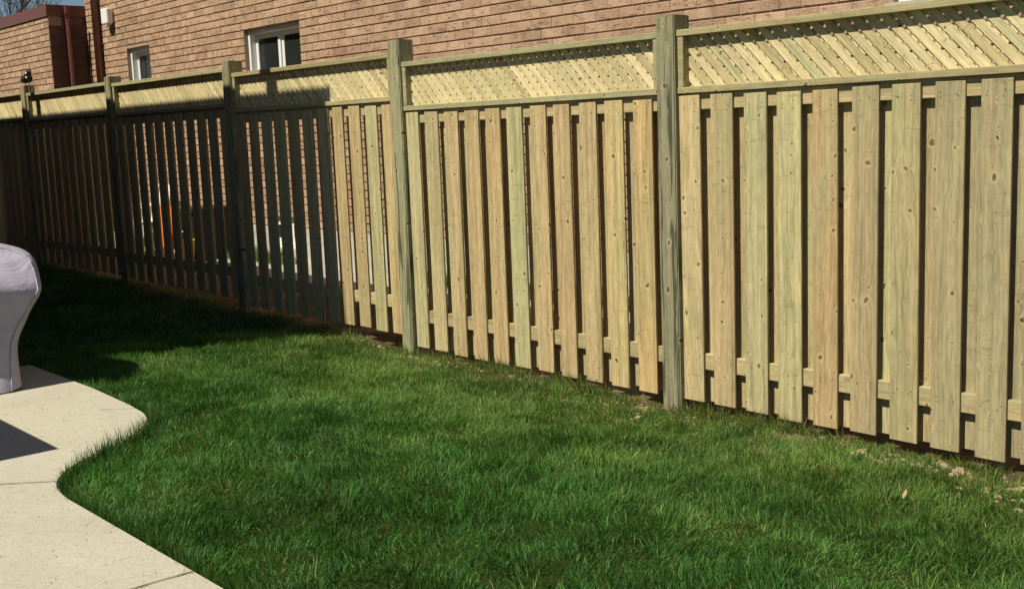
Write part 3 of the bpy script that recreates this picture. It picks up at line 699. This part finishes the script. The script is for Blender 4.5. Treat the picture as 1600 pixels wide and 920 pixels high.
# ---------------------------------------------------------------- lawn
def inside(px, py, poly):
    r = np.zeros(len(px), bool); n = len(poly); j = n-1
    for i in range(n):
        xi, yi = poly[i]; xj, yj = poly[j]
        c_ = ((yi > py) != (yj > py)) & (px < (xj-xi)*(py-yi)/(yj-yi+1e-12)+xi); r ^= c_; j = i
    return r
def blades(name, x, y, length, width, lean, az, col, mat, kind='stuff', z=None):
    n = len(x); z = ground_z(x, y) if z is None else z
    yawb = rng.uniform(0, 2*np.pi, n); wx, wy = np.cos(yawb)*width/2, np.sin(yawb)*width/2
    dx, dy = np.cos(az), np.sin(az); sl, cl_ = np.sin(lean), np.cos(lean)
    l2 = lean*1.45; s2, c2 = np.sin(np.minimum(l2, 1.75)), np.cos(np.minimum(l2, 1.75))
    m1 = length*.55; m2 = length*.45
    mx, my, mz = x+dx*sl*m1, y+dy*sl*m1, z+cl_*m1
    tx, ty, tz = mx+dx*s2*m2, my+dy*s2*m2, mz+c2*m2
    tz = np.maximum(tz, z+.004)
    V = np.empty((n, 5, 3), np.float32)
    V[:, 0] = np.stack([x-wx, y-wy, z-.01], -1); V[:, 1] = np.stack([x+wx, y+wy, z-.01], -1)
    V[:, 2] = np.stack([mx+wx*.85, my+wy*.85, mz], -1); V[:, 3] = np.stack([mx-wx*.85, my-wy*.85, mz], -1)
    V[:, 4] = np.stack([tx, ty, tz], -1)
    base = (np.arange(n)*5)[:, None]
    loops = np.concatenate([base+np.array([0, 1, 2, 3]), base+np.array([3, 2, 4])], 1).ravel().astype(np.int32)
    st = (np.arange(n)*7)[:, None]+np.array([0, 4]); me = bpy.data.meshes.new(name)
    me.vertices.add(n*5); me.vertices.foreach_set('co', V.ravel())
    me.loops.add(n*7); me.loops.foreach_set('vertex_index', loops)
    me.polygons.add(n*2); me.polygons.foreach_set('loop_start', st.ravel().astype(np.int32))
    me.polygons.foreach_set('loop_total', np.tile(np.array([4, 3], np.int32), n)); me.update(calc_edges=True)
    at = me.color_attributes.new('Col', 'FLOAT_COLOR', 'POINT'); C4 = np.ones((n, 5, 4), np.float32); C4[:, :, :3] = col[:, None, :]
    at.data.foreach_set('color', C4.ravel())
    o = link(name, me, mat); o['kind'] = kind; return o
m, nt, bs, L = newmat('grass_blade'); a = N(nt, 'ShaderNodeAttribute'); a.attribute_name = 'Col'
L(a.outputs['Color'], bs.inputs['Base Color']); bs.inputs['Roughness'].default_value = .5; bs.inputs['Specular IOR Level'].default_value = .22
tr = N(nt, 'ShaderNodeBsdfTranslucent'); L(mixc(nt, 1.0, a.outputs['Color'], (1.0, 1.15, .45), 'MULTIPLY'), tr.inputs[0])
ms = N(nt, 'ShaderNodeMixShader'); ms.inputs[0].default_value = .28; L(bs.outputs[0], ms.inputs[1]); L(tr.outputs[0], ms.inputs[2])
L(ms.outputs[0], nt.nodes['Material Output'].inputs[0]); M_grass = m
def lawn(n, x0, x1, y0, y1, far=1.0):
    x = rng.uniform(x0, x1, n); y = rng.uniform(y0, y1, n)
    k = ~inside(x, y, outline); k &= ~((x < HX) & (y < HY)); x, y = x[k], y[k]
    d1 = vnoise(x, y, 2.3, 5); d2 = vnoise(x, y, 6.5, 6); d3 = vnoise(x, y, 14, 8)
    thin = (1-.75*smooth(-3.2, -3.9, x))*smooth(-.26, .06, y + .46*(vnoise(x, y*.5, 1.9, 41)-.62) + .22*(d2-.5))            # worn towards the fence
    patch = smooth(.60, .80, .5*d1+.5*vnoise(x, y, 3.3, 9))
    keep = rng.random(len(x)) < (1-.72*thin)*(1-.25*patch)
    x, y, d1, d2, d3, thin, patch = (q[keep] for q in (x, y, d1, d2, d3, thin, patch)); n = len(x)
    ln = (.026+.036*rng.random(n)**1.4)*(.70+.6*d2)*(1-.3*thin)*(1+.4*(d3-.5))
    az = 2*np.pi*1.3*vnoise(x, y, 2.6, 12)+2*np.pi*.7*vnoise(x, y, 9, 13)+rng.normal(0, 1.1, n)
    lean = np.clip(.45+.85*vnoise(x, y, 7, 14)+rng.normal(0, .36, n), .08, 1.45)
    wd = (.0019+.0026*rng.random(n)**1.5)*far
    t = np.clip(rng.beta(1.1, 2.2, n)+.45*(d1-.5)+.3*(d3-.5), 0, 1.1)[:, None]
    front_vignette = smooth(-.7, -2.0, y+.5*(d1-.5))[:, None]  # darker green towards the front: vignetting put into the blade colour
    g0 = np.array([.036, .092, .013])*(1-front_vignette)+np.array([.018, .068, .011])*front_vignette
    g1 = np.array([.235, .400, .085])*(1-front_vignette)+np.array([.125, .325, .062])*front_vignette
    g = g0*(1-t)+g1*t
    fence_wear = smooth(-1.15, -.15, y+.5*(d1-.5)); dry = np.clip(.05+.5*thin+.62*fence_wear*(.25+d2)+.4*patch*rng.random(n), 0, 1)
    isdry = (rng.random(n) < dry*.34)[:, None]; dc = np.array([.30, .28, .105])*rng.uniform(.6, 1.1, n)[:, None]
    g = np.where(isdry, dc, g*(1+.35*thin[:, None]*np.array([1.3, .8, .6]))); return x, y, ln, wd, lean, az, g
parts = [lawn(400000, -3.7, 2.75, -3.25, .10), lawn(70000, -12.5, -3.7, -2.4, .10, 1.5), lawn(16000, 2.75, 6.5, -3.2, .06, 1.4)]
cat = [np.concatenate([p[i] for p in parts]) for i in range(7)]
blades('lawn_grass', *cat[:6], cat[6], M_grass)
# coarse tufts scattered in the turf
nt_ = 170; tx = rng.uniform(-3.6, 2.7, nt_); ty = rng.uniform(-3.1, -.1, nt_); nb = 30
bx_ = np.repeat(tx, nb)+rng.normal(0, .028, nt_*nb); by_ = np.repeat(ty, nb)+rng.normal(0, .028, nt_*nb)
k = ~inside(bx_, by_, outline); az_ = np.arctan2(by_-np.repeat(ty, nb), bx_-np.repeat(tx, nb))+rng.normal(0, .5, nt_*nb)
sc_ = np.repeat(rng.uniform(.7, 1.25, nt_), nb); cc_ = np.repeat(rng.random(nt_), nb)[:, None]
cl_ = (np.array([.02, .07, .012])*(1-cc_)+np.array([.13, .24, .05])*cc_)*rng.uniform(.7, 1.3, nt_*nb)[:, None]
blades('grass_tufts', bx_[k], by_[k], (rng.uniform(.045, .085, nt_*nb)*sc_)[k], rng.uniform(.003, .0058, nt_*nb)[k], np.clip(rng.normal(.75, .3, nt_*nb), .1, 1.4)[k], az_[k], cl_[k], M_grass)
# clippings blown onto the patio
n = 260; x = rng.uniform(-3.2, 2.0, n); y = -3.2-np.abs(rng.normal(0, .5, n)); x[:90] = rng.uniform(-2.5, -1.0, 90); y[:90] = rng.uniform(-3.1, -2.45, 90)
k = inside(x, y, outline); x, y = x[k], y[k]; n = len(x); tt = rng.random(n)[:, None]
blades('grass_clippings', x, y, rng.uniform(.008, .03, n), rng.uniform(.0015, .003, n), np.full(n, 1.5), rng.uniform(0, 6.28, n), np.array([.05, .09, .02])*(1-tt)+np.array([.2, .16, .08])*tt, M_grass, z=np.full(n, .1555))
# longer uncut blades along the patio's edge
ep = [Vector(p) for p in edge[2:]]; ex, ey_, k0 = [], [], 0
cum = [0]
for i in range(1, len(ep)-1): cum.append(cum[-1]+(ep[i]-ep[i-1]).length)
for _ in range(2600):
    s = random.uniform(0, 3.6); i = max(j for j in range(len(cum)) if cum[j] <= s); i = min(i, len(ep)-2)
    a_, b_ = ep[i], ep[i+1]; q = a_ + (b_-a_).normalized()*(s-cum[i]); nrm = Vector((-(b_-a_).y, (b_-a_).x)).normalized()
    q = q + nrm*abs(random.gauss(.012, .02)); ex.append(q.x); ey_.append(q.y)
ex, ey_ = np.array(ex), np.array(ey_); k = ~inside(ex, ey_, outline); ex, ey_ = ex[k], ey_[k]; n = len(ex)
tall = smooth(-1.45, -1.25, ex)*smooth(-.70, -.85, ex)
ln = rng.uniform(.05, .085, n)*(1+.75*tall*rng.random(n)); tt = rng.random(n)[:, None]
blades('edge_grass', ex, ey_, ln, rng.uniform(.002, .0036, n), np.clip(rng.normal(.25, .2, n), .02, .9), rng.uniform(0, 6.28, n), np.array([.03, .085, .012])*(1-tt)+np.array([.07, .15, .03])*tt, M_grass)
# untrimmed grass standing against the boards
n = 5200; x = rng.uniform(-3.6, 2.6, n); y = .03-np.abs(rng.normal(0, .05, n)); k = vnoise(x, y*0, 3.1, 51) > rng.uniform(.35, .75, n); x, y = x[k], y[k]; n = len(x); tt = rng.random(n)[:, None]
blades('untrimmed_grass', x, y, rng.uniform(.04, .10, n)*(.6+.8*vnoise(x, y, 4.3, 52)), rng.uniform(.0025, .0045, n), np.clip(rng.normal(.45, .3, n), .03, 1.3), rng.normal(-1.57, 1.2, n), np.array([.05, .10, .016])*(1-tt)+np.array([.24, .28, .085])*tt, M_grass)
# weeds along the neighbour's foundation
n = 9000; x = rng.uniform(-12.5, -2.0, n); y = 2.2-abs(rng.normal(.02, .12, n))-.01; k = vnoise(x, y*0, 1.9, 31) > .42; x, y = x[k], y[k]; n = len(x); tt = rng.random(n)[:, None]
blades('weeds', x, y, rng.uniform(.05, .20, n), rng.uniform(.006, .014, n), rng.uniform(.1, .8, n), rng.uniform(0, 6.28, n), np.array([.06, .12, .02])*(1-tt)+np.array([.16, .22, .05])*tt, M_grass)
# soil clods along the fence
b = MB(); r = random.Random(4)
def clod(x, y, s):
    bm = bmesh.new(); bmesh.ops.create_icosphere(bm, subdivisions=1, radius=s)
    z = gz1(x, y); q = [r.uniform(.6, 1.3) for _ in range(3)]
    vs = [(x+v.co.x*q[0]*r.uniform(.75, 1.25), y+v.co.y*q[1]*r.uniform(.75, 1.25), z+s*.15+v.co.z*.6*r.uniform(.7, 1.2)) for v in bm.verts]
    b.add(vs, [tuple(v.index for v in f.verts) for f in bm.faces]); bm.free()
for (px, py, sx, sy, n, s) in ((-3.2, .0, .22, .06, 45, .022), (-2.0, -.02, .35, .05, 60, .022), (-.05, -.16, .3, .08, 60, .016), (1.62, -.09, .22, .05, 60, .026), (2.1, -.25, .2, .08, 30, .02), (.9, -.05, .8, .04, 50, .014), (-1.0, -.02, .7, .03, 40, .014)):
    for _ in range(n): clod(r.gauss(px, sx), min(r.gauss(py, sy), .02), s*r.uniform(.3, 1.2))
M_clod = plain('dry_soil', (.40, .31, .20), .97, .35, 60, .05, .8)
o = b.build('soil_clods', M_clod); o['kind'] = 'stuff'
# one dry leaf on the grass
lx, ly = 1.90, -.72; lz = gz1(lx, ly)+.05
M_leaf = plain('dry_leaf', (.42, .33, .17), .8, .25, 60)
pts = [(0, 0), (.012, .010), (.017, .026), (.012, .044), (0, .062), (-.011, .046), (-.018, .028), (-.012, .010)]
vs = [(lx+p[0]*.55, ly+p[1]*.3, lz-.012+p[1]*.55+.006*math.sin(p[0]*150)) for p in pts]; vs2 = [(v[0], v[1]+.0012, v[2]) for v in vs]; n = len(vs)
tag(link('fallen_leaf', mesh('leaf', vs+vs2, [tuple(range(n)), tuple(range(2*n-1, n-1, -1))]+[((i+1) % n, i, i+n, (i+1) % n+n) for i in range(n)]), M_leaf), 'small pale dry leaf lying in the grass near the right fence end', 'leaf')
